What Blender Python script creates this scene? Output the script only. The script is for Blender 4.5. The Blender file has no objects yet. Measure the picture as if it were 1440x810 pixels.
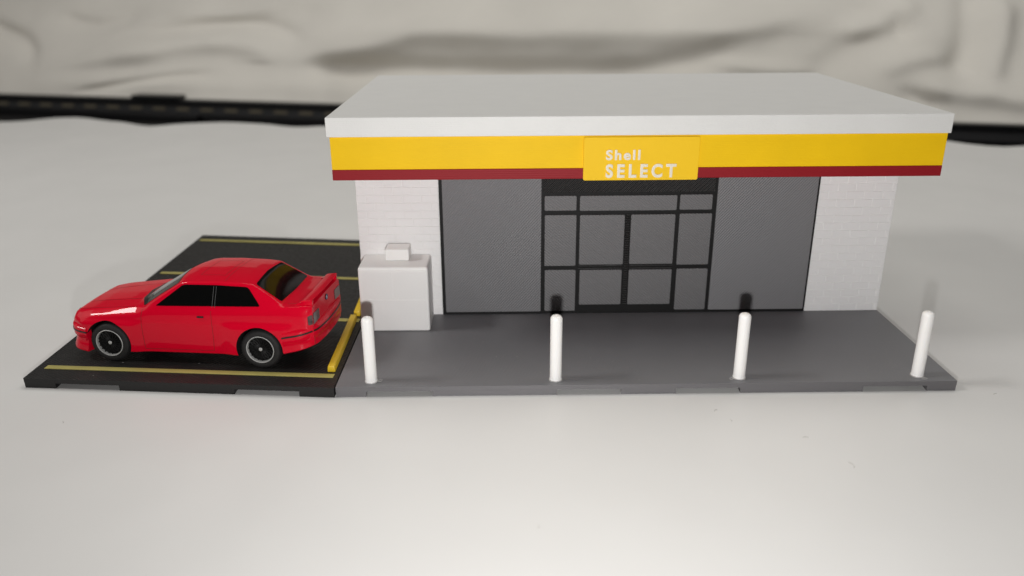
import bpy, bmesh, math, random
from mathutils import Vector, Matrix, noise
from mathutils.bvhtree import BVHTree
from mathutils.geometry import delaunay_2d_cdt

random.seed(7)
sc = bpy.context.scene
sc.unit_settings.system = 'METRIC'
sc.unit_settings.scale_length = 0.01          # one unit is a centimetre: this is a table-top model
C = sc.collection
PI = math.pi

# ------------------------------------------------------------------ camera
CAM = Vector((4.4359, -19.2691, 10.0489))
YAW, PITCH, ROLL, FPX = -0.0122, 0.3617, -0.005, 1148.6
def cam_axes():
    cp, sp, c, s = math.cos(PITCH), math.sin(PITCH), math.cos(YAW), math.sin(YAW)
    def back(X): return Vector((c*X[0]-s*X[1], s*X[0]+c*X[1], X[2]))
    r0, u0, f0 = back((1, 0, 0)), back((0, sp, cp)), back((0, cp, -sp))
    cr, sr = math.cos(ROLL), math.sin(ROLL)
    return r0*cr + u0*sr, -r0*sr + u0*cr, f0
R_, U_, F_ = cam_axes()
cd = bpy.data.cameras.new('camera'); cam = bpy.data.objects.new('camera', cd); C.objects.link(cam)
cam.matrix_world = Matrix(((R_.x, U_.x, -F_.x, CAM.x), (R_.y, U_.y, -F_.y, CAM.y), (R_.z, U_.z, -F_.z, CAM.z), (0, 0, 0, 1)))
cd.sensor_width = 36; cd.lens = 36*FPX/1440
cd.clip_start = 0.1; cd.clip_end = 1000
cd.dof.use_dof = True; cd.dof.focus_distance = 23.0; cd.dof.aperture_fstop = 0.115
sc.camera = cam

# ------------------------------------------------------------------ world, lamps, exposure
w = bpy.data.worlds.new('World'); sc.world = w; w.use_nodes = True
w.node_tree.nodes['Background'].inputs[0].default_value = (1.0, 0.97, 0.93, 1)
w.node_tree.nodes['Background'].inputs[1].default_value = 0.03
def lamp(name, kind, loc, target, energy, col, size=1.0, sizey=None, spread=None):
    d = bpy.data.lights.new(name, kind); d.energy = energy; d.color = col
    if kind == 'AREA':
        d.shape = 'RECTANGLE'; d.size = size; d.size_y = sizey or size
        if spread: d.spread = spread
    else:
        d.shadow_soft_size = size
    o = bpy.data.objects.new(name, d); C.objects.link(o); o.location = loc
    o.rotation_euler = (Vector(target)-Vector(loc)).to_track_quat('-Z', 'Y').to_euler()
    return o
torch = lamp('phone_torch', 'SPOT', (4.45, -19.6, 7.15), (8.0, 6, 9.5), 12300, (1.0, 0.988, 0.98), 0.30)
torch.data.spot_size = math.radians(134); torch.data.spot_blend = 1.0
lamp('room_ceiling_lamp', 'AREA', (22, 27, 80), (20, 18, 0), 29500, (1.0, 0.985, 0.95), 95, 46)
lamp('room_window_lamp', 'AREA', (-59, -2, 61), (0, 0, 0), 18000, (1.0, 0.975, 0.94), 17, 12)
lamp('room_side_lamp', 'AREA', (-80, 6, 46), (-10, 6, 0), 6000, (1.0, 0.96, 0.92), 64, 44)
sc.view_settings.view_transform = 'Standard'; sc.view_settings.look = 'None'
sc.view_settings.exposure = 0.17; sc.view_settings.gamma = 1.0
sc.cycles.use_denoising = True
sc.cycles.max_bounces = 8

# ------------------------------------------------------------------ materials
def mat(name, col, rough=0.5, metal=0.0, spec=0.5, coat=0.0, coat_rough=0.03, sss=0.0, var=0.0, var_scale=3.0,
        bump=0.0, bump_scale=40.0, lines=None, rough_var=0.0, coord='Object', emit=None):
    """lines = (pitch, angle in degrees, plane 'xy' / 'xz' / 'yz', strength, patchiness)"""
    m = bpy.data.materials.new(name); m.use_nodes = True
    nt = m.node_tree; N = nt.nodes; L = nt.links
    b = N['Principled BSDF']
    b.inputs['Base Color'].default_value = (*col, 1)
    b.inputs['Roughness'].default_value = rough; b.inputs['Metallic'].default_value = metal
    b.inputs['Specular IOR Level'].default_value = spec
    b.inputs['Coat Weight'].default_value = coat; b.inputs['Coat Roughness'].default_value = coat_rough
    if sss:
        b.inputs['Subsurface Weight'].default_value = sss
        b.inputs['Subsurface Radius'].default_value = (0.25, 0.20, 0.15); b.inputs['Subsurface Scale'].default_value = 1.0
    tc = N.new('ShaderNodeTexCoord')
    if var:
        n = N.new('ShaderNodeTexNoise'); n.inputs['Scale'].default_value = var_scale; n.inputs['Detail'].default_value = 6
        L.new(tc.outputs[coord], n.inputs['Vector'])
        mr = N.new('ShaderNodeMapRange'); mr.inputs[1].default_value = 0.3; mr.inputs[2].default_value = 0.7
        mr.inputs[3].default_value = 1-var; mr.inputs[4].default_value = 1+var
        L.new(n.outputs[0], mr.inputs[0])
        mx = N.new('ShaderNodeMix'); mx.data_type = 'RGBA'; mx.blend_type = 'MULTIPLY'; mx.inputs[0].default_value = 1
        mx.inputs[6].default_value = (*col, 1); L.new(mr.outputs[0], mx.inputs[7]); L.new(mx.outputs[2], b.inputs['Base Color'])
    if rough_var:
        n = N.new('ShaderNodeTexNoise'); n.inputs['Scale'].default_value = var_scale*2.3; n.inputs['Detail'].default_value = 5
        L.new(tc.outputs[coord], n.inputs['Vector'])
        mr = N.new('ShaderNodeMapRange'); mr.inputs[1].default_value = 0.3; mr.inputs[2].default_value = 0.7
        mr.inputs[3].default_value = max(0, rough-rough_var); mr.inputs[4].default_value = min(1, rough+rough_var)
        L.new(n.outputs[0], mr.inputs[0]); L.new(mr.outputs[0], b.inputs['Roughness'])
    prev = None
    if bump:
        n = N.new('ShaderNodeTexNoise'); n.inputs['Scale'].default_value = bump_scale; n.inputs['Detail'].default_value = 4
        L.new(tc.outputs[coord], n.inputs['Vector'])
        bp = N.new('ShaderNodeBump'); bp.inputs['Strength'].default_value = 1.0; bp.inputs['Distance'].default_value = bump
        L.new(n.outputs[0], bp.inputs['Height']); prev = bp
    if lines:
        pitch, ang, plane, dist, patch = lines
        sx = N.new('ShaderNodeSeparateXYZ'); L.new(tc.outputs[coord], sx.inputs[0])
        ia, ib = {'xy': (0, 1), 'xz': (0, 2), 'yz': (1, 2)}[plane]
        def mul(sock, k):
            q = N.new('ShaderNodeMath'); q.operation = 'MULTIPLY'; L.new(sock, q.inputs[0]); q.inputs[1].default_value = k; return q.outputs[0]
        def op(o_, a_, b_):
            q = N.new('ShaderNodeMath'); q.operation = o_; L.new(a_, q.inputs[0])
            if b_ is not None: L.new(b_, q.inputs[1])
            return q.outputs[0]
        k = 2*PI/pitch; a = math.radians(ang)
        ph = op('ADD', mul(sx.outputs[ia], k*math.cos(a)), mul(sx.outputs[ib], k*math.sin(a)))
        n = N.new('ShaderNodeTexNoise'); n.inputs['Scale'].default_value = 1.3; n.inputs['Detail'].default_value = 3
        L.new(tc.outputs[coord], n.inputs['Vector'])
        ph = op('ADD', ph, mul(n.outputs[0], 2.5))
        h = op('SINE', ph, None)
        if patch:
            mr = N.new('ShaderNodeMapRange'); mr.inputs[1].default_value = 0.5-patch*0.25; mr.inputs[2].default_value = 0.62
            mr.inputs[3].default_value = 0.12; mr.inputs[4].default_value = 1
            n2 = N.new('ShaderNodeTexNoise'); n2.inputs['Scale'].default_value = 0.9; n2.inputs['Detail'].default_value = 2
            L.new(tc.outputs[coord], n2.inputs['Vector']); L.new(n2.outputs[0], mr.inputs[0])
            h = op('MULTIPLY', h, mr.outputs[0])
        bp = N.new('ShaderNodeBump'); bp.inputs['Strength'].default_value = 1.0; bp.inputs['Distance'].default_value = dist
        L.new(h, bp.inputs['Height'])
        if prev: L.new(prev.outputs[0], bp.inputs['Normal'])
        prev = bp
    if prev: L.new(prev.outputs[0], b.inputs['Normal'])
    return m

M = {}
M['table'] = mat('white_laminate', (0.735, 0.728, 0.712), 0.42, spec=0.4, var=0.02, var_scale=0.25, rough_var=0.05)
M['dark_table'] = mat('dark_underlay', (0.012, 0.011, 0.011), 0.6)
M['cloth'] = mat('undyed_cotton', (0.78, 0.75, 0.69), 0.95, spec=0.15, var=0.05, var_scale=0.12, bump=0.03, bump_scale=6)
M['rail'] = mat('black_anodised', (0.008, 0.008, 0.009), 0.35)
M['rail_strip'] = mat('grey_strip', (0.045, 0.045, 0.047), 0.45)
M['rail_mark'] = mat('tan_pad', (0.16, 0.14, 0.10), 0.5)
M['white'] = mat('white_print', (0.90, 0.885, 0.865), 0.42, sss=0.08, bump=0.002, bump_scale=14, lines=(0.055, 90, 'xz', 0.0004, 0))
M['white_roof'] = mat('white_print_matte', (0.76, 0.755, 0.735), 0.5, bump=0.006, bump_scale=22, var=0.015, var_scale=1.2, lines=(0.05, 90, 'xz', 0.0007, 0))
M['brick'] = mat('white_print_brick', (0.90, 0.885, 0.875), 0.40, sss=0.06, bump=0.006, bump_scale=9)
M['yellow'] = mat('yellow_print', (0.91, 0.565, 0.004), 0.55, spec=0.2, lines=(0.05, 90, 'xz', 0.0005, 0), var=0.03, var_scale=0.7)
M['sign_yellow'] = mat('yellow_sign_print', (0.93, 0.58, 0.015), 0.55, spec=0.2, bump=0.003, bump_scale=16)
M['red_band'] = mat('dark_red_print', (0.27, 0.006, 0.012), 0.55, spec=0.25, lines=(0.06, 90, 'xz', 0.0012, 0.8))
M['letters'] = mat('cream_print', (0.82, 0.76, 0.62), 0.4, bump=0.006, bump_scale=18)
M['frame'] = mat('black_print', (0.005, 0.0048, 0.0048), 0.6, spec=0.3)
M['hatch'] = mat('black_print_hatched', (0.060, 0.059, 0.058), 0.45, metal=0.4, lines=(0.095, -45, 'xz', 0.035, 0))
M['mullion'] = mat('black_print_ridged', (0.012, 0.0115, 0.011), 0.45, lines=(0.075, 90, 'xz', 0.014, 0))
M['panel'] = mat('grey_silk_print', (0.240, 0.237, 0.244), 0.66, metal=0.6, spec=0.5, lines=(0.066, -42, 'xz', 0.0042, 0))
M['pane'] = mat('grey_silk_print_small', (0.225, 0.221, 0.225), 0.66, metal=0.6, spec=0.5, lines=(0.07, 50, 'xz', 0.004, 0))
M['base'] = mat('grey_base_print', (0.21, 0.21, 0.22), 0.52, metal=0.2, spec=0.5, lines=(0.06, 55, 'xy', 0.003, 0.8))
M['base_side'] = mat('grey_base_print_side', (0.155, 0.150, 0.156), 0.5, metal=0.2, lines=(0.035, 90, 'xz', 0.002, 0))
M['mat_side'] = mat('black_plate_side', (0.0085, 0.008, 0.008), 0.5)
M['mat'] = mat('black_plate_print', (0.0085, 0.008, 0.008), 0.5, lines=(0.075, 55, 'xy', 0.004, 0.9), rough_var=0.08)
M['line'] = mat('pale_yellow_line', (0.42, 0.37, 0.11), 0.5, bump=0.004, bump_scale=14, var=0.08, var_scale=2)
M['stop'] = mat('yellow_stop_print', (0.78, 0.52, 0.025), 0.45, bump=0.006, bump_scale=9)
M['glue'] = mat('clear_glue', (0.45, 0.44, 0.43), 0.2, spec=0.6)
M['paint'] = mat('red_gloss_paint', (0.68, 0.0003, 0.020), 0.4, spec=0.05, coat=0.44, coat_rough=0.02)
M['gap'] = mat('panel_gap_dark_red', (0.30, 0.001, 0.005), 0.5)
M['arch'] = mat('black_wheel_well', (0.004, 0.004, 0.004), 0.7)
M['glass'] = mat('black_window', (0.003, 0.003, 0.003), 0.08, spec=0.35)
M['screen'] = mat('tinted_screen', (0.005, 0.005, 0.005), 0.07, spec=0.36, var=0.3, var_scale=1.4)
M['trim'] = mat('black_trim', (0.009, 0.008, 0.008), 0.4)
M['trim_grey'] = mat('grey_trim', (0.10, 0.10, 0.10), 0.4)
M['tyre'] = mat('black_rubber', (0.014, 0.013, 0.013), 0.72, bump=0.01, bump_scale=12)
M['rim_black'] = mat('black_rim', (0.004, 0.004, 0.004), 0.55, spec=0.3)
M['rim_silver'] = mat('silver_rim', (0.55, 0.55, 0.54), 0.5, metal=0.35)
M['lamp_clear'] = mat('clear_lamp', (0.35, 0.36, 0.37), 0.12, metal=0.6, coat=1)
M['lamp_smoke'] = mat('smoked_lamp', (0.085, 0.045, 0.045), 0.2, metal=0.3, coat=0.6, var=0.75, var_scale=9)
M['blue'] = mat('blue_enamel', (0.03, 0.10, 0.42), 0.3)
M['white_enamel'] = mat('white_enamel', (0.75, 0.75, 0.75), 0.3)
M['dust'] = mat('pale_dust', (0.30, 0.29, 0.28), 0.8)
M['fibre'] = mat('dark_fibre', (0.45, 0.43, 0.40), 0.9)

# ------------------------------------------------------------------ helpers
def build(name, bm, mats, parent=None, angle=35, recalc=True, wn=False):
    if recalc: bmesh.ops.recalc_face_normals(bm, faces=bm.faces[:])
    me = bpy.data.meshes.new(name)
    a = math.radians(angle)
    for f in bm.faces: f.smooth = angle > 0
    for e in bm.edges:
        if len(e.link_faces) == 2 and e.calc_face_angle(0) > a: e.smooth = False
    bm.to_mesh(me); bm.free()
    for m in (mats if isinstance(mats, (list, tuple)) else [mats]): me.materials.append(M[m])
    o = bpy.data.objects.new(name, me); C.objects.link(o)
    if parent: o.parent = parent
    if wn:
        md = o.modifiers.new('normals', 'WEIGHTED_NORMAL'); md.keep_sharp = True; md.weight = 80
    return o
def tag(o, label=None, cat=None, group=None, kind=None):
    if label: o['label'] = label
    if cat: o['category'] = cat
    if group: o['group'] = group
    if kind: o['kind'] = kind
    return o
def thing(name, label, cat, loc=(0, 0, 0), rz=0, group=None):
    o = bpy.data.objects.new(name, None); C.objects.link(o); o.location = loc; o.rotation_euler = (0, 0, rz)
    o.empty_display_size = 0.3
    return tag(o, label, cat, group)
def box(bm, x0, x1, y0, y1, z0, z1, bevel=0.0, seg=2, mi=0):
    vs = [bm.verts.new((x, y, z)) for x in (x0, x1) for y in (y0, y1) for z in (z0, z1)]
    fs = [bm.faces.new([vs[i] for i in q]) for q in ((0, 1, 3, 2), (4, 6, 7, 5), (0, 4, 5, 1), (2, 3, 7, 6), (0, 2, 6, 4), (1, 5, 7, 3))]
    for f in fs: f.material_index = mi
    if bevel:
        es = list({e for f in fs for e in f.edges})
        r = bmesh.ops.bevel(bm, geom=es, offset=bevel, segments=seg, profile=0.5, affect='EDGES')
        for f in r['faces']: f.material_index = mi
def prism(bm, pts, z0, z1, axis='z', mi=0, bevel=0.0):
    """polygon of 2-d points pushed from z0 to z1 along an axis; axis 'y': points are (x, z)"""
    def P(p, t): return (p[0], p[1], t) if axis == 'z' else ((p[0], t, p[1]) if axis == 'y' else (t, p[0], p[1]))
    a = [bm.verts.new(P(p, z0)) for p in pts]; b = [bm.verts.new(P(p, z1)) for p in pts]
    n = len(pts)
    fs = [bm.faces.new(a), bm.faces.new(b)] + [bm.faces.new((a[i], a[(i+1) % n], b[(i+1) % n], b[i])) for i in range(n)]
    for f in fs: f.material_index = mi
    if bevel:
        bmesh.ops.bevel(bm, geom=list(fs[1].edges), offset=bevel, segments=2, profile=0.5, affect='EDGES')
def rrect(x0, x1, z0, z1, r=0.05, n=4):
    out = []
    for cx, cz, a0 in ((x1-r, z1-r, 0), (x0+r, z1-r, 90), (x0+r, z0+r, 180), (x1-r, z0+r, 270)):
        for k in range(n+1):
            a = math.radians(a0+90*k/n); out.append((cx+r*math.cos(a), cz+r*math.sin(a)))
    return out
def lathe(bm, prof, n=48, axis='z', mi=0, center=(0, 0, 0)):
    """prof: list of (radius, height)"""
    rings = []
    for r, h in prof:
        ring = []
        if r < 1e-6:
            ring = [bm.verts.new(Vector(center)+Vector({'z': (0, 0, h), 'y': (0, h, 0)}[axis]))]
        else:
            for k in range(n):
                a = 2*PI*k/n
                p = (r*math.cos(a), r*math.sin(a), h) if axis == 'z' else (r*math.cos(a), h, r*math.sin(a))
                ring.append(bm.verts.new(Vector(center)+Vector(p)))
        rings.append(ring)
    for a, b in zip(rings, rings[1:]):
        for k in range(n):
            if len(a) == 1 and len(b) == 1: break
            if len(a) == 1: f = bm.faces.new((a[0], b[k], b[(k+1) % n]))
            elif len(b) == 1: f = bm.faces.new((a[k], a[(k+1) % n], b[0]))
            else: f = bm.faces.new((a[k], a[(k+1) % n], b[(k+1) % n], b[k]))
            f.material_index = mi
def tube(bm, pts, r, n=6, mi=0):
    rings = []
    for i, p in enumerate(pts):
        p = Vector(p); d = (Vector(pts[min(i+1, len(pts)-1)])-Vector(pts[max(i-1, 0)])).normalized()
        u = d.cross(Vector((0, 0, 1)))
        if u.length < 1e-4: u = d.cross(Vector((1, 0, 0)))
        u.normalize(); v = d.cross(u)
        rings.append([bm.verts.new(p+(u*math.cos(2*PI*k/n)+v*math.sin(2*PI*k/n))*r) for k in range(n)])
    for a, b in zip(rings, rings[1:]):
        for k in range(n): bm.faces.new((a[k], a[(k+1) % n], b[(k+1) % n], b[k])).material_index = mi
    bm.faces.new(rings[0]).material_index = mi; bm.faces.new(rings[-1][::-1]).material_index = mi
def lerp_keys(keys, x):
    if x <= keys[0][0]: return keys[0][1]
    for (a, u), (b, v) in zip(keys, keys[1:]):
        if x <= b: return u+(v-u)*(x-a)/(b-a)
    return keys[-1][1]

TZ = -0.29                                     # table height: the plates are 0.29 thick

# ------------------------------------------------------------------ setting: table, underlay, backdrop
def table_edge(x):                             # the sheet's rear edge, running just in front of the black rail
    y = 46.7 - 0.182*(x+36.0)
    return y + 0.8*math.sin(x*0.42+1.2) + 1.2*noise.noise((x*0.22, 3.1, 0))
bm = bmesh.new()
xs = [-130+235*i/235 for i in range(236)]
rows = [-30, -20, -10, 0, 8, 16, 24]
fr = [0.0, .3, .55, .72, .82, .88, .92, .95, .975, 1.0]
grid = []
for x in xs:
    e = table_edge(x); col = [bm.verts.new((x, y, TZ)) for y in rows]
    for t in fr[1:]:
        y = 24+(e-24)*t
        lift = max(0, (t-0.80)/0.20)**2
        wv = 0.5+0.5*math.sin(x*0.62+1.0)+0.7*noise.noise((x*0.33, 8.2, 0))
        col.append(bm.verts.new((x, y, TZ+lift*(0.04+0.22*max(0, wv)))))
    grid.append(col)
for a, b in zip(grid, grid[1:]):
    for k in range(len(a)-1): bm.faces.new((a[k], b[k], b[k+1], a[k+1]))
# a few lint fibres and specks lying on the laminate
for (x, y, L, a) in ((12.3, -3.6, .22, .5), (11.75, -2.3, .14, 1.9), (10.1, -1.5, .10, .4), (-6.6, -1.2, .07, .8), (5.1, -5.6, .06, 0), (9.9, -0.9, .12, 2.6), (-7.4, 3.4, .10, 0.4), (17.5, -.2, .12, 2.4)):
    pts = [(x+L*t*math.cos(a+1.2*t), y+L*t*math.sin(a+1.2*t), TZ+0.006) for t in (0, .25, .5, .75, 1)]
    tube(bm, pts, 0.005, 5, 1)
tb = build('table_top', bm, ['table', 'fibre'], angle=60)
tag(tb, 'white laminate table top under the two model plates', kind='structure')
bm = bmesh.new()
vs = [bm.verts.new(p) for p in ((-170, -40, -1.6), (150, -40, -1.6), (150, 110, -1.6), (-170, 110, -1.6))]
bm.faces.new(vs); tag(build('table_underlay', bm, 'dark_table'), 'dark surface showing behind the white table top', kind='structure')

# draped cloth: a sheet hanging behind the table, pulled into swags and creases
def seg_d(px, pz, a, b):
    ax, az = a; bx, bz = b; dx, dz = bx-ax, bz-az
    t = max(0, min(1, ((px-ax)*dx+(pz-az)*dz)/(dx*dx+dz*dz)))
    cx, cz = ax+dx*t, az+dz*t
    return math.hypot(px-cx, pz-cz), (pz-cz), t
FOLDS = [  # polyline in (x, z), amplitude towards the viewer, half width
    ([(-15.4, 3.08), (-12.1, 3.94), (-7.2, 5.03), (-2.1, 5.99), (5.4, 5.94), (16.1, 6.24), (22.9, 6.45), (27.3, 7.16), (31.6, 7.71)], 1.9, 1.9),
    ([(-15.0, 2.86), (-11.0, 2.65), (-5.8, 2.52), (0.5, 2.47), (7.8, 2.49), (15.8, 2.9), (22.0, 3.98)], -1.3, 1.0),
    ([(-44.0, 0.79), (-34.8, 1.33), (-24.5, 1.19), (-14.8, 1.28), (-8.3, 1.86)], 0.5, 0.9),
    ([(-36.0, 0.12), (-31.0, 1.06), (-26.1, 1.74), (-21.8, 1.99)], -0.5, 0.3),
    ([(-31.2, 5.15), (-26.1, 5.68), (-20.4, 6.27), (-16.1, 5.88), (-13.2, 4.73)], -0.6, 0.6),
    ([(-39.7, 2.27), (-33.1, 3.29), (-25.2, 4.48), (-19.4, 4.66), (-13.7, 3.28)], 1.0, 1.0),
    ([(-48.3, 6.29), (-45.5, 5.33), (-42.7, 4.28), (-41.0, 2.68)], -1.0, 0.8),
    ([(-39.4, 6.67), (-34.5, 5.87), (-30.2, 7.03)], -0.7, 0.7),
    ([(-28.0, 7.54), (-21.3, 7.19), (-15.7, 7.82)], 0.5, 0.7),
    ([(28.1, 2.58), (30.9, 4.12), (32.9, 5.04), (37.4, 5.99)], -0.45, 1.0),
    ([(31.3, 5.74), (34.6, 7.04), (37.4, 8.34)], 0.75, 0.9),
    ([(35.3, 7.72), (36.1, 5.28)], -0.5, 0.6),
    ([(33.3, 3.27), (36.0, 4.29), (38.5, 4.57)], 0.6, 0.8),
    ([(41.3, 9.38), (40.3, 5.82), (39.0, 2.66)], -0.8, 0.9),
    ([(43.3, 8.86), (42.0, 5.35), (40.4, 2.68)], 1.0, 0.8),
    ([(36.0, 2.26), (38.4, 2.12), (41.1, 1.91), (44.2, 1.34)], 1.0, 0.9),
    ([(34.9, 1.86), (36.3, 1.42), (37.1, 0.97)], -0.5, 0.6),
    ([(21.4, 3.67), (25.6, 3.33), (29.2, 3.2)], 0.5, 0.5),
]
def spline(p, n=6):
    q = [p[0]]+list(p)+[p[-1]]; out = []
    for i in range(1, len(q)-2):
        for k in range(n):
            t = k/n; out.append(tuple(.5*(2*q[i][c]+(q[i+1][c]-q[i-1][c])*t+(2*q[i-1][c]-5*q[i][c]+4*q[i+1][c]-q[i+2][c])*t*t+(3*q[i][c]-q[i-1][c]-3*q[i+1][c]+q[i+2][c])*t**3) for c in (0, 1)))
    return out+[p[-1]]
FOLDS = [(spline(pl, 4 if len(pl) > 2 else 1), amp, wd, min(p[0] for p in pl)-4*wd, max(p[0] for p in pl)+4*wd) for pl, amp, wd in FOLDS]
def cloth_y(x, z):
    y = 61-0.25*(x+41.7) + 0.9*z
    for pl, amp, wd, xa, xb in FOLDS:
        if not xa < x < xb: continue
        d, s, k = min(((*seg_d(x, z, a, b)[:2], (i+seg_d(x, z, a, b)[2])/(len(pl)-1)) for i, (a, b) in enumerate(zip(pl, pl[1:]))), key=lambda q: q[0])
        k = min(1, min(k, 1-k)/0.22); k = 0.25+0.75*k*k*(3-2*k)
        ww = wd*((1.5 if s > 0 else 0.8) if amp > 1.2 else 1)   # the big roll is steeper below than above
        y -= k*amp*math.exp(-(d/ww)**2)
    y -= 0.8*noise.noise((x*0.07, z*0.16, 1.7)) + 0.35*noise.noise((x*0.16+z*0.1, z*0.35-x*0.05, 5.0)) + 0.07*noise.noise((x*0.45-z*.2, z*0.7+x*.1, 9.0))
    return y
bm = bmesh.new(); g = []
nx, nz = 430, 110
for i in range(nx+1):
    x = -130+230*i/nx
    g.append([bm.verts.new((x, cloth_y(x, -1.5+30*(k/nz)**1.5), -1.5+30*(k/nz)**1.5)) for k in range(nz+1)])
for a, b in zip(g, g[1:]):
    for k in range(nz): bm.faces.new((a[k], b[k], b[k+1], a[k+1]))
o = build('backdrop_cloth', bm, 'cloth', angle=180)
tag(o, 'rumpled undyed cotton sheet hanging as backdrop behind the table', kind='structure')

# black rail behind the table edge
rang = math.atan2(-0.25, 1.0)
t = thing('metal_rail', 'long black rail with a grey groove lying behind the white table top', 'rail', (-41.7, 58.1, -1.6), rang)
bm = bmesh.new()
box(bm, -90, 130, 0.0, 1.0, 0.0, 0.75, 0.05); box(bm, -90, 130, 0.0, 1.0, 1.42, 1.9, 0.05); box(bm, -90, 130, 0.3, 0.99, 0.74, 1.43)
build('rail_body', bm, 'rail', t)
bm = bmesh.new(); box(bm, -90, 130, 0.12, 0.29, 0.76, 1.41); build('groove_strip', bm, 'rail_strip', t)
for k in range(26):
    bm = bmesh.new(); box(bm, -10+k*2.35, -10+k*2.35+1.2, 0.05, 0.11, 0.98, 1.24); build('strip_pad', bm, 'rail_mark', t)
bm = bmesh.new(); box(bm, 14.0, 18.6, -0.25, 1.1, 1.91, 2.25, 0.05); build('rail_clip', bm, 'rail', t)
bm = bmesh.new(); box(bm, 10.5, 20.5, -0.5, -0.02, 0.1, 0.7, 0.05); build('rail_joint', bm, 'rail', t)

# ------------------------------------------------------------------ plates
def plate(name, quad, notches, mname, side='front'):
    """a printed plate: flat slab with tabs hanging below its front edge, gaps between them. quad = outline, front-left first, counter-clockwise"""
    bm = bmesh.new()
    prism(bm, quad, -0.135, 0.0, 'z')
    fl, fr_ = Vector(quad[0]), Vector(quad[1]); d = (fr_-fl); L = d.length; d.normalize(); nrm = Vector((-d.y, d.x))
    s = 0.0; spans = []
    for a, b in notches: spans.append((s, a)); s = b
    spans.append((s, L))
    for a, b in spans:
        p = [fl+d*(a+0.004)+nrm*0.004, fl+d*(b-0.004)+nrm*0.004, fl+d*(b-0.004-0.05)+nrm*0.55, fl+d*(a+0.004+0.05)+nrm*0.55]
        prism(bm, [tuple(q) for q in p], -0.131, TZ+0.002, 'z')
    bm.normal_update()
    for f in bm.faces: f.material_index = 0 if abs(f.normal.z) > .5 else 1
    return bm
W = 16.5
N1 = [(.81, 2.54), (5.86, 7.55), (9.02, 10.72), (14.02, 15.72)]
q = [(0.0, 0.0), (W, 0.0), (W, 12.4), (0.07, 12.4), (0.07, 4.85)]
bm = plate('forecourt', q, N1, 'base')
box(bm, 0.2, W-0.1, 1.4, 1.6, TZ+0.002, -0.131)
def flecks(bm, n, x0, x1, y0, y1, mi):
    for _ in range(n):
        x, y, r = random.uniform(x0, x1), random.uniform(y0, y1), random.uniform(.006, .016)
        a = random.uniform(0, PI); k = random.uniform(1, 2.2)
        prism(bm, [(x+r*k*math.cos(a+t)*1.0, y+r*math.sin(a+t)) for t in (0, 1.3, 2.4, 3.6, 5.0)], 0.001, 0.006, 'z', mi)
flecks(bm, 26, 0.3, 16.2, 0.1, 4.4, 2); flecks(bm, 14, 14.3, 15.4, 0.5, 1.1, 2)
fb = build('forecourt_plate', bm, ['base', 'base_side', 'dust'], angle=30)
md = fb.modifiers.new('edge', 'BEVEL'); md.width = 0.02; md.segments = 2; md.limit_method = 'ANGLE'; md.use_clamp_overlap = True
tag(fb, 'grey printed base plate under the model shop with notched front edge', 'base plate')

pq = [(-8.575, .741), (-0.035, -.03), (0.035, 4.85), (-0.06, 4.9), (-0.06, 12.85), (-8.198, 13.95)]
N2 = [(.88, 2.66), (5.86, 7.62)]
pk = thing('parking_plate', 'black printed parking plate with yellow bay lines under the red car', 'base plate')
bm = plate('parking', pq, N2, 'mat')
flecks(bm, 45, -8.2, -0.2, 0.8, 12.5, 2)
o = build('plate', bm, ['mat', 'mat_side', 'dust'], pk, angle=30)
md = o.modifiers.new('edge', 'BEVEL'); md.width = 0.025; md.segments = 2; md.limit_method = 'ANGLE'; md.use_clamp_overlap = True
def bay_line(a, b, wd=0.2):
    a, b = Vector((*a, 0)), Vector((*b, 0)); d = (b-a).normalized(); n = Vector((-d.y, d.x, 0))
    bm = bmesh.new(); prism(bm, [tuple(p.xy) for p in (a, b, b+n*wd, a+n*wd)], 0.0005, 0.018, 'z', bevel=0.006)
    build('bay_line', bm, 'line', pk, angle=30)
bay_line((-8.30, 1.30), (-0.17, 0.56)); bay_line((-8.22, 5.24), (-0.10, 4.42)); bay_line((-8.13, 9.10), (-0.13, 8.20)); bay_line((-8.06, 13.12), (-0.13, 12.12))
def wheel_stop(y0, y1, xa, xb, label):
    bm = bmesh.new()
    wd = 0.225
    vs = []
    for (x, y) in ((xa, y0), (xb, y1)):
        vs.append([bm.verts.new((x+dx, y, z)) for dx, z in ((0, 0.002), (wd, 0.002), (wd-0.02, .185), (0.02, .185))])
    a, b = vs
    bm.faces.new(a); bm.faces.new(b)
    for k in range(4): bm.faces.new((a[k], a[(k+1) % 4], b[(k+1) % 4], b[k]))
    bmesh.ops.bevel(bm, geom=bm.edges[:], offset=0.025, segments=2, profile=0.5, affect='EDGES')
    o = build('wheel_stop', bm, 'stop', angle=40); tag(o, label, 'wheel stop', 'yellow wheel stops on the parking plate')
wheel_stop(0.90, 4.60, -0.385, -0.385, 'yellow wheel stop behind the red car, nearest the front of the black plate')
wheel_stop(4.86, 8.10, -0.330, -0.36, 'yellow wheel stop farther back, partly hidden by the white ice chest and wall')

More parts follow.
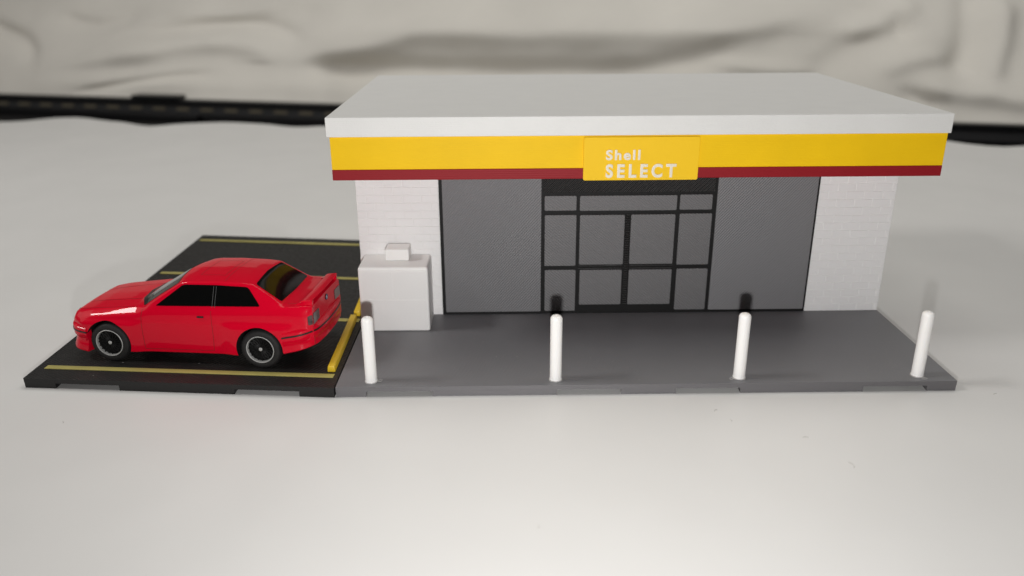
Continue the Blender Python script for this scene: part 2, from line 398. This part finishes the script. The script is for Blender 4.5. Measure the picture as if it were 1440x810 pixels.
# ------------------------------------------------------------------ shop
YW = 4.944; YB = 12.3; ZT = 4.93
shop = thing('model_shop', 'white brick model shop with flat roof, yellow and red fascia and grey storefront', 'model building', (8.25, 8.6, 0))
def sp(name, bm, m, angle=30):                 # part of the shop, built in world coordinates
    bm.transform(Matrix.Translation((-8.25, -8.6, 0)))
    return build(name, bm, m, shop, angle, wn=True)
bm = bmesh.new()
fx0, fx1 = 2.52, 14.12
bx0 = 0.03
BW = W-0.012
for a, b in ((bx0, fx0), (fx1, BW)): box(bm, a, b, YW+0.02, YB, 0.002, ZT)
box(bm, fx0+.001, fx1-.001, YW+0.5, YB-0.001, 0.003, ZT-.001)
def bricks(u0, u1, place):
    ch = 0.246; n = int(ZT/ch)
    for r in range(n+1):
        z0 = 0.012+r*ch; z1 = min(z0+ch-0.022, ZT-0.005)
        if z1-z0 < 0.05: continue
        u = u0 - (0.28 if r % 2 else 0.0)
        while u < u1:
            a, b = max(u, u0-0.012), min(u+0.538, u1)
            if b-a > 0.06: place(a+random.uniform(0, .012), b-random.uniform(0, .012), z0+random.uniform(-.006, .006), z1, random.uniform(-.006, .006))
            u += 0.56
bricks(bx0, fx0-.01, lambda a, b, z0, z1, j: box(bm, a, b, YW+0.002+j*.6, YW+0.06, z0, z1, 0.010, 1))
bricks(fx1+.01, BW, lambda a, b, z0, z1, j: box(bm, a, b, YW+0.002+j*.6, YW+0.06, z0, z1, 0.010, 1))
bricks(YW+0.05, YB, lambda a, b, z0, z1, j: box(bm, bx0-0.02+j*.5, bx0+0.05, a, b, z0, z1))
bricks(YW+0.05, YB, lambda a, b, z0, z1, j: box(bm, BW-0.05, BW+0.01+j*.3, a, b, z0, z1))
sp('wall', bm, 'brick')
# roof slab and fascia bands
bm = bmesh.new(); box(bm, -0.24, 16.558, 2.6, 12.80, 6.113, 6.636, 0.025, 2); sp('roof_slab', bm, 'white_roof')
bm = bmesh.new(); box(bm, -0.165, 16.50, 2.66, 12.8, 5.2226, 6.112, 0.01, 1); sp('fascia_band', bm, 'yellow')
bm = bmesh.new(); box(bm, -0.165, 16.50, 2.655, 12.8, 4.9297, 5.2215, 0.012, 1); sp('fascia_stripe', bm, 'red_band')
bm = bmesh.new(); prism(bm, rrect(6.655, 9.785, 4.893, 6.075, 0.05), 2.654, 2.585, 'y', bevel=0.015); sign = sp('sign_board', bm, 'sign_yellow')
def text_mesh(bm, txt, x0, x1, z0, h, spacing=1.0, wpad=0.0):
    cu = bpy.data.curves.new('t', 'FONT'); cu.body = txt; cu.size = 1; cu.space_character = spacing; cu.extrude = 0.03
    cu.offset = wpad; cu.bevel_depth = 0.035; cu.bevel_resolution = 2; cu.resolution_u = 6
    ob = bpy.data.objects.new('t', cu); C.objects.link(ob)
    me = bpy.data.meshes.new_from_object(ob.evaluated_get(bpy.context.evaluated_depsgraph_get()))
    bpy.data.objects.remove(ob); bpy.data.curves.remove(cu)
    X = [v.co.x for v in me.vertices]; Y = [v.co.y for v in me.vertices]; Zs = [v.co.z for v in me.vertices]
    sx = (x1-x0)/(max(X)-min(X)); sz = h/(max(Y)-min(Y)); zm = max(Zs)
    for v in me.vertices: v.co = Vector((x0+(v.co.x-min(X))*sx, 2.584-0.026+(zm-v.co.z)*0.55 if False else 2.585-0.030*(v.co.z+zm)/(2*zm), z0+(v.co.y-min(Y))*sz))
    bm.from_mesh(me); bpy.data.meshes.remove(me)
bm = bmesh.new()
text_mesh(bm, 'Shell', 7.255, 8.19, 5.452, 0.285, 1.25, 0.004)
text_mesh(bm, 'SELECT', 7.262, 9.185, 4.963, 0.385, 1.45, 0.004)
bm.transform(Matrix.Translation((-8.25, -8.6, 0)))
o = build('lettering', bm, 'letters', sign, 40); tag(o, 'raised cream lettering on the yellow sign')
# storefront
bm = bmesh.new(); box(bm, fx0, fx1, 4.93, 5.35, 0.003, ZT-.002, 0.008, 1); sf = sp('storefront_frame', bm, 'frame')
def sub(name, bm, m):
    bm.transform(Matrix.Translation((-8.25, -8.6, 0))); return build(name, bm, m, sf, 50, wn=True)
def panel(name, x0, x1, z0, z1, m, r=0.04, y=4.885):
    bm = bmesh.new(); prism(bm, rrect(x0, x1, z0, z1, r), 4.9295, y, 'y', bevel=0.012); return sub(name, bm, m)
panel('window_panel', 2.625, 5.64, .098, 4.90, 'panel')
panel('window_panel', 11.00, 14.05, .103, 4.90, 'panel')
for a in ((5.735, 6.714, 3.417, 3.883), (6.812, 9.783, 3.405, 3.878), (9.869, 10.864, 3.416, 3.893)): panel('transom_pane', *a, 'pane')
for a in ((5.746, 6.722, 1.631, 3.279), (9.888, 10.887, 1.639, 3.295), (5.762, 6.734, .111, 1.498), (9.909, 10.894, .117, 1.506)): panel('side_pane', *a, 'pane')
for a in ((6.827, 8.208, 1.664, 3.272), (8.401, 9.763, 1.673, 3.279), (6.86, 8.187, .317, 1.488), (8.406, 9.76, .313, 1.487)): panel('door_pane', *a, 'pane')
panel('header_band', 5.71, 10.93, 3.975, 4.90, 'hatch', 0.02, 4.915)
panel('door_mullion', 8.235, 8.375, .30, 3.30, 'mullion', 0.01, 4.905)
panel('door_rail', 6.80, 8.19, 1.52, 1.63, 'mullion', 0.01, 4.918); panel('door_rail', 8.41, 9.79, 1.52, 1.63, 'mullion', 0.01, 4.918)

# ------------------------------------------------------------------ ice chest
ic = thing('ice_chest', 'plain white ice chest with a small box on its lid against the white brick wall', 'ice chest', (1.18, 4.25, 0), math.radians(-0.6))
bm = bmesh.new(); box(bm, -1.045, 1.045, -0.62, 0.655, 0.002, 2.065, 0.075, 4); build('cabinet', bm, 'white', ic, 60, wn=True)
for (a, b, c, d) in ((-.96, -0.03, 1.07, 1.93), (0.03, .96, 1.07, 1.93), (-.96, .96, .10, 1.03)):
    bm = bmesh.new(); prism(bm, rrect(a, b, c, d, 0.05), -0.6195, -0.6265, 'y', bevel=0.005); build('door', bm, 'white', ic, 60, wn=True)
bm = bmesh.new(); box(bm, -.29, .435, -0.03, 0.60, 2.066, 2.44, 0.05, 3); build('lid_box', bm, 'white', ic, 60, wn=True)

# ------------------------------------------------------------------ bollards
def make_bollard():
    t = thing('bollard', '', 'bollard', group='white bollards along the front of the grey base plate')
    bm = bmesh.new(); r = 0.158; h = 1.86
    prof = [(0, 0.002), (r*1.05, 0.002), (r*1.05, 0.03), (r, 0.07)] + [(r, z*0.1) for z in range(1, 17)]
    prof += [(r-0.10*(1-math.cos(a)), h-0.10+0.10*math.sin(a)) for a in (0, .35, .7, 1.05, 1.4)] + [(0.03, h), (0.024, h-0.012), (0, h-0.014)]
    lathe(bm, prof, 32); build('post', bm, 'white', t, 50)
    bm = bmesh.new()
    pts = []
    for k in range(25):
        a = 2*PI*k/24; rr = 0.172+0.018*noise.noise((math.cos(a)*1.6, math.sin(a)*1.6, 2)); pts.append((rr*math.cos(a), rr*math.sin(a), 0.012))
    tube(bm, pts, 0.014, 6)
    pts = [(0.19+0.10*math.sin(k*.5)**2, 0.02+0.07*math.sin(k*0.9), 0.01) for k in range(8)]; tube(bm, pts, 0.009, 5)
    build('glue_ring', bm, 'glue', t, 60)
    return t
BY = 0.338
proto = make_bollard()
labs = ['white bollard at the left front corner, before the ice chest', 'white bollard before the left side of the glazed door',
        'white bollard before the right grey window panel', 'white bollard at the far right corner of the grey base plate']
for i, x in enumerate((0.9025, 5.8313, 10.7672, 15.5888)):
    if i == 0: o = proto
    else:
        o = proto.copy(); C.objects.link(o)
        for ch in proto.children:
            c = ch.copy(); C.objects.link(c); c.parent = o
    o.location = (x, BY+(0.0, .0, .01, .015)[i], 0); o.rotation_euler = (0, 0, i*1.7); o['label'] = labs[i]

# ------------------------------------------------------------------ the red car (built in metres of the full-size car, then shrunk)
S = 1.702
HEAD = math.radians(-7.26)
ex = Vector((math.cos(HEAD), math.sin(HEAD), 0)); ey = Vector((-ex.y, ex.x, 0))
contact = Vector((-6.590, 1.737, 0))           # where the near front tyre touches the plate
HALF = 0.83
org = contact - ex*0.79*S + ey*HALF*S
car = thing('toy_car', 'glossy red two-door toy car with black windows and rear wing on the black plate', 'toy car', (org.x, org.y, 0.0), HEAD)
def cp(name, bm, m, angle=35, parent=None, recalc=True):
    bm.transform(Matrix.Scale(S, 4)); return build(name, bm, m, parent or car, angle, recalc)
WX = (0.79, 3.37); WZ = 0.335; WR = 0.33
K = {
 'y1': [(.12, .55), (.30, .70), (4.0, .70), (4.25, .60)], 'z1': [(.12, .24), (.45, .20), (1.2, .18), (3.0, .205), (3.8, .29), (4.25, .40)],
 'y2': [(.12, .62), (.35, .78), (1.2, .80), (3.0, .805), (3.9, .79), (4.25, .69)],
 'y4': [(.12, .66), (.18, .71), (.35, .79), (1.2, .805), (3.2, .815), (3.9, .80), (4.10, .78), (4.18, .755), (4.22, .73), (4.25, .68)],
 'z4': [(.12, .50), (4.25, .56)],
 'y5': [(.12, .66), (.18, .71), (.35, .79), (1.2, .81), (3.2, .82), (3.9, .805), (4.10, .785), (4.18, .76), (4.22, .735), (4.25, .685)],
 'z5': [(.12, .66), (.5, .70), (3.0, .735), (4.25, .79)],
 'y6': [(.12, .64), (.18, .69), (.35, .765), (1.2, .79), (3.4, .80), (3.9, .785), (4.10, .765), (4.18, .74), (4.22, .715), (4.25, .67)],
 'z6': [(.12, .69), (.2, .725), (.5, .772), (1.2, .828), (1.5, .868), (3.4, .94), (4.25, .96)],
 'y7': [(.12, .56), (.18, .61), (.35, .665), (1.0, .69), (1.3, .70), (1.5, .76), (3.4, .765), (3.9, .745), (4.18, .70), (4.25, .665)],
 'z7': [(.12, .755), (.2, .792), (.5, .838), (1.0, .887), (1.3, .918), (1.42, .935), (1.7, .962), (3.4, 1.015), (3.75, 1.05), (4.18, 1.06), (4.25, 1.035)],
 'y8': [(.12, .52), (.35, .60), (1.38, .68), (1.5, .705), (1.7, .69), (2.04, .615), (2.5, .61), (3.26, .61), (3.42, .625), (3.78, .665), (4.18, .64), (4.25, .60)],
 'z8': [(.12, .765), (.2, .812), (.5, .86), (1.0, .913), (1.42, .95), (2.06, 1.355), (2.2, 1.38), (2.6, 1.395), (3.08, 1.385), (3.28, 1.365), (3.78, 1.062), (3.87, 1.058), (4.18, 1.072), (4.25, 1.045)],
 'z9': [(.12, .78), (.2, .828), (.5, .885), (1.0, .945), (1.24, .965), (1.97, 1.395), (2.15, 1.42), (2.6, 1.435), (3.08, 1.42), (3.28, 1.395), (3.75, 1.085), (3.86, 1.07), (4.18, 1.082), (4.25, 1.055)],
}
def kv(name, x):
    k = K[name]; r = 0.035
    return (lerp_keys(k, x-r)+2*lerp_keys(k, x-r*.5)+2*lerp_keys(k, x)+2*lerp_keys(k, x+r*.5)+lerp_keys(k, x+r))/8
def flare(x, z):
    out = 0
    for wx in WX:
        d = abs(x-wx); lo = 0.36 if wx < 2 else 0.36
        g = 1 if d < lo else max(0, 1-(d-lo)/0.34); g = g*g*(3-2*g)
        top = 0.70+0.03*(x-0.8)/2.6
        h = 1 if z < top-0.055 else max(0, 1-(z-top+0.055)/0.12); h = h*h*(3-2*h)
        out = max(out, 0.046*g*h)
    return out
def section(x):
    v = lambda n: kv(n, x)
    z1 = v('z1')
    y8, z8, z9 = v('y8'), v('z8'), v('z9')
    pts = [((0, z1), 0), ((v('y1'), z1), .01), ((v('y2'), z1+.012), .02), ((v('y4')-.004, z1+.10), .04), ((v('y4'), v('z4')), .08), ((v('y5'), v('z5')), .025),
           ((v('y6'), v('z6')), .06), ((v('y7'), v('z7')), .045 if x > 1.45 else .10-.055*max(0, (x-1.15)/.3)), ((y8, z8), .035), ((y8*.55, z9-(z9-z8)*.28), .12), ((0, z9), 0)]
    out = [Vector((pts[0][0][0], pts[0][0][1]))]
    for i in range(1, len(pts)-1):
        p0, p, p2 = (Vector(pts[j][0]) for j in (i-1, i, i+1)); r = pts[i][1]
        a = p+(p0-p).normalized()*min(r, (p0-p).length*.45); b = p+(p2-p).normalized()*min(r, (p2-p).length*.45)
        prev = out[-1]
        for t in (.25, .5, .75): out.append(prev+(a-prev)*t)
        for t in (0, .25, .5, .75, 1): out.append(a*(1-t)**2+p*2*t*(1-t)+b*t*t)
    prev, end = out[-1], Vector(pts[-1][0])
    for t in (.33, .67, 1): out.append(prev+(end-prev)*t)
    return out
def body_bm():
    bm = bmesh.new(); rings = []
    n = 190; x0, x1 = .14, 4.245
    for i in range(n+1):
        x = x0+(x1-x0)*i/n
        s = section(x); ring = []
        full = [(-p.x, p.y) for p in s[::-1]] + [(p.x, p.y) for p in s[1:-1]]   # start top centre, round the near side, back up the far side
        full = full[:len(s)]+[(p.x, p.y) for p in s[1:-1]]
        for (y, z) in full:
            if abs(y) > .5: y += math.copysign(flare(x, z)*min(1, (abs(y)-.5)/.25), y)
            xo = 0
            ring.append(bm.verts.new((x+xo, y, z)))
        rings.append(ring)
    m = len(rings[0])
    for a, b in zip(rings, rings[1:]):
        for k in range(m): bm.faces.new((a[k], a[(k+1) % m], b[(k+1) % m], b[k]))
    bm.faces.new(rings[0]); bm.faces.new(rings[-1][::-1])
    bmesh.ops.recalc_face_normals(bm, faces=bm.faces[:])
    return bm
# body with wheel wells cut out
bm = body_bm(); me = bpy.data.meshes.new('b'); bm.to_mesh(me); bm.free(); me.materials.append(M['paint']); me.materials.append(M['arch'])
bo = bpy.data.objects.new('b', me); C.objects.link(bo)
cb = bmesh.new()
for wx in WX:
    for sgn in (-1, 1):
        prof = [(0, .52), (.385, .52), (.385, 1.1), (0, 1.1)]
        lathe(cb, [(r, sgn*h) for r, h in prof], 64, 'y', 1, (wx, 0, WZ+.005))
bmesh.ops.recalc_face_normals(cb, faces=cb.faces[:])
cme = bpy.data.meshes.new('c'); cb.to_mesh(cme); cb.free(); cme.materials.append(M['paint']); cme.materials.append(M['arch'])
co = bpy.data.objects.new('c', cme); C.objects.link(co)
md = bo.modifiers.new('cut', 'BOOLEAN'); md.operation = 'DIFFERENCE'; md.object = co; md.solver = 'EXACT'
dg = bpy.context.evaluated_depsgraph_get(); dg.update()
res = bpy.data.meshes.new_from_object(bo.evaluated_get(dg))
bpy.data.objects.remove(bo); bpy.data.objects.remove(co)
bm = bmesh.new(); bm.from_mesh(res); bpy.data.meshes.remove(res)
full = body_bm(); BV = BVHTree.FromBMesh(full); full.free()
def hit(axis, a, b, sign):
    if axis == 'y': o, d = Vector((a, sign*2, b)), Vector((0, -sign, 0))
    elif axis == 'z': o, d = Vector((a, b, 3)), Vector((0, 0, -1))
    else: o, d = Vector((sign*9, a, b)), Vector((-sign, 0, 0))
    h = BV.ray_cast(o, d)
    return (h[0], h[1]) if h[0] else (None, None)
def ribbon(bm, pts, axis, sign=-1, wd=.008, lift=.002, mi=2, step=.03):
    P = []
    for a, b in zip(pts, pts[1:]):
        n = max(1, int(math.dist(a, b)/step)); P += [(a[0]+(b[0]-a[0])*k/n, a[1]+(b[1]-a[1])*k/n) for k in range(n)]
    P.append(pts[-1]); V = []
    for i, p in enumerate(P):
        q0, q1 = P[max(0, i-1)], P[min(len(P)-1, i+1)]; d = Vector((q1[0]-q0[0], q1[1]-q0[1])).normalized(); n = Vector((-d.y, d.x))*wd*.5
        pair = []
        for s_ in (-1, 1):
            h, nr = hit(axis, p[0]+n.x*s_, p[1]+n.y*s_, sign)
            if h is None: pair = None; break
            pair.append(bm.verts.new(h+nr*lift))
        V.append(pair)
    for a, b in zip(V, V[1:]):
        if a and b: bm.faces.new((a[0], a[1], b[1], b[0])).material_index = mi
def mat_ix(): return 2
for sg in (-1, 1):
    ribbon(bm, [(1.42, .93), (1.40, .80), (1.395, .50), (1.40, .26)], 'y', sg, .010)
    ribbon(bm, [(2.60, .955), (2.605, .70), (2.60, .50), (2.58, .27), (1.40, .255)], 'y', sg, .010)
    ribbon(bm, [(1.30, .66), (1.20, .665), (.35, .60), (.26, .57)], 'z', sg) if sg > 0 else ribbon(bm, [(1.30, -.66), (1.20, -.665), (.35, -.60), (.26, -.57)], 'z', sg)
    ribbon(bm, [(1.22, sg*.36), (.8, sg*.34), (.24, sg*.28)], 'z', 1, .012)
    ribbon(bm, [(3.82, sg*.60), (4.20, sg*.59)], 'z', 1)
ribbon(bm, [(2.30, -.36), (2.30, .36)], 'z'); ribbon(bm, [(2.72, -.36), (2.72, .36)], 'z'); ribbon(bm, [(2.30, -.36), (2.72, -.36)], 'z'); ribbon(bm, [(2.30, .36), (2.72, .36)], 'z')
ribbon(bm, [(2.80, -.57), (2.80, .57)], 'z')
body = cp('body', bm, ['paint', 'arch', 'gap'], 28)

def inside(p, poly):
    c = False
    for (x1, y1), (x2, y2) in zip(poly, poly[1:]+poly[:1]):
        if (y1 > p[1]) != (y2 > p[1]) and p[0] < (x2-x1)*(p[1]-y1)/(y2-y1)+x1: c = not c
    return c
def soften(poly, r):
    out = []; n = len(poly)
    for i in range(n):
        p0, p, p2 = (Vector(poly[j % n]) for j in (i-1, i, i+1)); rr = r if not isinstance(r, (list, tuple)) else r[i]
        a = p+(p0-p).normalized()*min(rr, (p0-p).length*.45); b = p+(p2-p).normalized()*min(rr, (p2-p).length*.45)
        for t in (0, .25, .5, .75, 1): q = a*(1-t)**2+p*2*t*(1-t)+b*t*t; out.append((q.x, q.y))
    return out
def patch(name, poly, axis, sign, m, lift=.004, depth=.012, r=.04, step=.035, parent=None):
    """a pane or lamp laid on the body: outline in the two axes across `axis`, with its own thickness"""
    poly = soften(poly, r); dense = []
    for a, b in zip(poly, poly[1:]+poly[:1]):
        n = max(1, int(math.dist(a, b)/step)); dense += [(a[0]+(b[0]-a[0])*k/n, a[1]+(b[1]-a[1])*k/n) for k in range(n)]
    xs = [p[0] for p in dense]; ys = [p[1] for p in dense]; pts = list(dense)
    i0 = min(xs)
    while i0 < max(xs):
        j = min(ys)
        while j < max(ys):
            if inside((i0, j), dense) and min(math.dist((i0, j), q) for q in dense) > step*.5: pts.append((i0, j))
            j += step
        i0 += step
    n = len(dense)
    co, _, fs, *_ = delaunay_2d_cdt([Vector(p) for p in pts], [], [list(range(n))], 1, 1e-5)
    bm = bmesh.new(); top = []; low = []
    for p in co:
        h, nr = hit(axis, p[0], p[1], sign)
        if h is None:
            h, nr = hit(axis, p[0]*.99, p[1]*.99, sign)
        if h is None: h, nr = Vector((0, 0, 0)), Vector((0, 0, 1))
        top.append(bm.verts.new(h+nr*lift)); low.append(h-nr*depth)
    for f in fs:
        try: bm.faces.new([top[i] for i in f])
        except ValueError: pass
    be = [e for e in bm.edges if len(e.link_faces) == 1]
    idx = {v: i for i, v in enumerate(top)}; lowv = {}
    def lv(v):
        if v not in lowv: lowv[v] = bm.verts.new(low[idx[v]])
        return lowv[v]
    for e in be:
        a, b = e.verts; bm.faces.new((a, b, lv(b), lv(a)))
    bm.verts.index_update()
    return cp(name, bm, m, 50, parent)
for sg in (-1, 1):
    patch('side_window', [(1.655, .995), (3.42, 1.05), (3.205, 1.33), (2.66, 1.345), (2.12, 1.335)], 'y', sg, 'glass', .005, r=[.03, .04, .05, .1, .05])
    bm = bmesh.new()
    h, _ = hit('y', 2.64, 1.01, sg); h2, _ = hit('y', 2.66, 1.33, sg)
    tube(bm, [h+Vector((-.022, sg*.004, 0)), h2+Vector((-.022, sg*.004, 0))], .004, 6); tube(bm, [h+Vector((.022, sg*.004, 0)), h2+Vector((.022, sg*.004, 0))], .004, 6)
    cp('window_trim', bm, 'trim_grey')
    h, _ = hit('y', 2.42, .85, sg)
    bm = bmesh.new(); box(bm, 2.365, 2.475, min(h.y-sg*.01, h.y+sg*.022), max(h.y-sg*.01, h.y+sg*.022), .842, .868, .008, 2); cp('door_handle', bm, 'trim')
patch('windscreen', [(1.47, -.655), (1.29, -.35), (1.25, 0), (1.29, .35), (1.47, .655), (2.01, .575), (1.975, .3), (1.965, 0), (1.975, -.3), (2.01, -.575)], 'z', 1, 'screen', .005, r=.03)
patch('cowl_trim', [(1.41, -.66), (1.24, -.35), (1.19, 0), (1.24, .35), (1.41, .66), (1.475, .66), (1.31, .35), (1.27, 0), (1.31, -.35), (1.475, -.66)], 'z', 1, 'trim', .008, r=.02)
patch('rear_window', [(3.305, -.545), (3.28, 0), (3.305, .545), (3.725, .605), (3.745, 0), (3.725, -.605)], 'z', 1, 'screen', .006, r=.04)

# bumpers: a profile swept round each end
def sweep(path, prof, zsh=None):
    bm = bmesh.new(); rings = []
    for i, p in enumerate(path):
        p0, p1 = Vector(path[max(0, i-1)]), Vector(path[min(len(path)-1, i+1)]); d = (p1-p0).normalized(); n = Vector((d.y, -d.x))
        rings.append([bm.verts.new((p[0]+n.x*o_, p[1]+n.y*o_, z+(zsh(p, z) if zsh else 0))) for o_, z in prof])
    for a, b in zip(rings, rings[1:]):
        for k in range(len(prof)): bm.faces.new((a[k], a[(k+1) % len(prof)], b[(k+1) % len(prof)], b[k]))
    bm.faces.new(rings[0]); bm.faces.new(rings[-1][::-1]); return bm
def smooth_path(pl, r, n=6):
    out = [pl[0]]
    for i in range(1, len(pl)-1):
        p0, p, p2 = (Vector(q) for q in pl[i-1:i+2]); a = p+(p0-p).normalized()*min(r, (p0-p).length*.45); b = p+(p2-p).normalized()*min(r, (p2-p).length*.45)
        for k in range(n+1): t = k/n; q = a*(1-t)**2+p*2*t*(1-t)+b*t*t; out.append((q.x, q.y))
    return out+[pl[-1]]
half = [(.435, -.845), (.20, -.80), (.075, -.60), (.03, -.25)]
fp = smooth_path([(x, -y) for x, y in half]+[(x, y) for x, y in half[::-1]], .14)
pf = [(-.10, .175), (.035, .185), (.038, .21), (.005, .30), (-.012, .37), (.0, .405), (.012, .425), (.016, .50), (.012, .575), (-.02, .60), (-.10, .615)]
rise = lambda p, z: 0.045*max(0, (.435-p[0])/.4)
cp('front_bumper', sweep(fp, pf, rise), 'paint', 40)
ps = [(-.02, .497), (.021, .499), (.021, .525), (-.02, .527)]
cp('bumper_strip', sweep(fp, ps, rise), 'trim', 40)
half = [(3.77, -.862), (4.08, -.83), (4.265, -.66), (4.31, -.25)]
rp = smooth_path([(x, y) for x, y in half]+[(x, -y) for x, y in half[::-1]], .13)
pr = [(-.10, .285), (-.015, .285), (.0, .30), (-.006, .36), (-.010, .43), (.002, .455), (.014, .475), (.018, .55), (.012, .625), (-.02, .65), (-.10, .66)]
rise2 = lambda p, z: 0.075*max(0, min(1, (p[0]-3.77)/.45))*(1 if z > .32 else 1.3)
cp('rear_bumper', sweep(rp, pr, rise2), 'paint', 40)
cp('bumper_strip', sweep(rp, [(-.02, .556), (.022, .558), (.022, .586), (-.02, .588)], rise2), 'trim', 40)

# lamps, grille, plates
for sg in (-1, 1):
    patch('tail_lamp', [(sg*.40, .755), (sg*.40, .93), (sg*.66, .93), (sg*.672, .755)] if sg > 0 else [(-.672, .755), (-.66, .93), (-.40, .93), (-.40, .755)], 'x', 1, 'lamp_smoke', .012, r=.02)
    patch('tail_lamp', [(4.185, .765), (4.18, .91), (4.244, .925), (4.244, .762)], 'y', sg, 'lamp_smoke', .010, r=.02)
    for y0 in (.27, .45):
        bm = bmesh.new(); lathe(bm, [(.0, -.02), (.07, -.02), (.078, -.012), (.078, .05), (0, .05)], 24, 'z'); bm.transform(Matrix.Translation((.135, sg*y0, .70)) @ Matrix.Rotation(PI/2, 4, 'Y')); cp('headlamp', bm, 'lamp_clear')
bm = bmesh.new(); box(bm, .122, .16, -.50, .50, .635, .735, .01); cp('grille', bm, 'trim')
for sg in (-1, 1):
    bm = bmesh.new(); box(bm, .10, .16, min(sg*.02, sg*.13), max(sg*.02, sg*.13), .63, .745, .012); cp('grille_kidney', bm, 'rim_silver')
# small badge on the boot lid
bm = bmesh.new()
for k in range(4):
    vs = [bm.verts.new((0, 0, 0))]+[bm.verts.new((0, .038*math.cos(k*PI/2+j*PI/8), .038*math.sin(k*PI/2+j*PI/8))) for j in range(5)]
    bm.faces.new(vs).material_index = k % 2
lathe(bm, [(.038, -.012), (.05, -.012), (.052, .0), (.044, .006), (.038, .002)], 24, 'z', 2)
for v in bm.verts[-120:]: v.co = Vector((v.co.z, v.co.x, v.co.y))
bm.transform(Matrix.Translation((4.256, 0, .965))); cp('badge', bm, ['blue', 'white_enamel', 'trim'], 40, recalc=False)

# rear wing
bm = bmesh.new(); n = 24
prof = [(x, z-.05) for x, z in ((4.06, 1.165), (4.08, 1.182), (4.12, 1.192), (4.245, 1.205), (4.262, 1.197), (4.25, 1.182), (4.10, 1.165), (4.07, 1.150))]
rings = []
for i in range(n+1):
    y = -.64+1.28*i/n; bow = -0.02*(y/.655)**2
    rings.append([bm.verts.new((x+bow, y, z)) for x, z in prof])
for a, b in zip(rings, rings[1:]):
    for k in range(len(prof)): bm.faces.new((a[k], a[(k+1) % 8], b[(k+1) % 8], b[k]))
bm.faces.new(rings[0]); bm.faces.new(rings[-1][::-1])
wing = cp('rear_wing', bm, 'paint', 40)
for sg in (-1, 1):
    bm = bmesh.new()
    prism(bm, [(3.93, 1.045), (4.235, 1.03), (4.245, 1.135), (4.08, 1.118), (3.97, 1.068)], sg*.572, sg*.64, 'y', bevel=.012); cp('wing_foot', bm, 'paint', 40, wing)

# wheels
def make_wheel(wx, sg):
    wl = bpy.data.objects.new('wheel', None); C.objects.link(wl); wl.parent = car; wl.location = Vector((wx, sg*.72, WZ-.003))*S
    wl.rotation_euler = (0, 0, 0 if sg < 0 else PI)
    wl.empty_display_size = .2
    return wl
wheels = []
def wheel_parts(wl):
    # outer side is -y
    bm = bmesh.new()
    prof = [(.225, .09), (.30, .10), (.325, .075), (.331, .05), (.331, -.05), (.326, -.082), (.312, -.104), (.29, -.114), (.262, -.116), (.236, -.110), (.224, -.098)]
    lathe(bm, prof, 64, 'y')
    for a in range(72):
        an = 2*PI*a/72
        for y0, y1 in ((-.078, -.012), (.008, .07)):
            bb = bmesh.new(); box(bb, -.004, .004, y0, y1, .329, .3335)
            bb.transform(Matrix.Rotation(an, 4, 'Y')); me = bpy.data.meshes.new('x'); bb.to_mesh(me); bm.from_mesh(me); bpy.data.meshes.remove(me); bb.free()
    cp('tyre', bm, 'tyre', 40, wl)
    bm = bmesh.new(); lathe(bm, [(.212, -.060), (.216, -.104), (.219, -.114), (.227, -.117), (.232, -.112), (.230, -.090)], 64, 'y'); cp('rim_lip', bm, 'rim_silver', 40, wl)
    bm = bmesh.new(); lathe(bm, [(.0, -.02), (.14, -.015), (.19, -.03), (.209, -.062), (.209, .08), (0, .08)], 48, 'y')
    lathe(bm, [(.0, -.088), (.050, -.086), (.056, -.070), (.056, -.01)], 24, 'y')
    for k in range(20):
        for dlt in (-1, 1):
            a0 = 2*PI*k/20; a1 = a0+dlt*2*PI/20*.95
            p = [(.05*math.cos(a0), -.072, .05*math.sin(a0)), (.13*math.cos((a0+a1)/2), -.074, .13*math.sin((a0+a1)/2)), (.208*math.cos(a1), -.080, .208*math.sin(a1))]
            tube(bm, p, .0065, 6)
    cp('rim_centre', bm, 'rim_black', 40, wl)
    bm = bmesh.new(); lathe(bm, [(.0, -.100), (.022, -.100), (.029, -.094), (.030, -.08)], 20, 'y'); cp('hub_cap', bm, 'rim_silver', 40, wl)
for wx in WX:
    for sg in (-1, 1):
        wl = make_wheel(wx, sg); wheels.append(wl)
wheel_parts(wheels[0])
for wl in wheels[1:]:
    for ch in wheels[0].children:
        c = ch.copy(); C.objects.link(c); c.parent = wl
bm = bmesh.new(); box(bm, .5, 3.8, -.45, .45, .16, .30); cp('chassis', bm, 'trim')
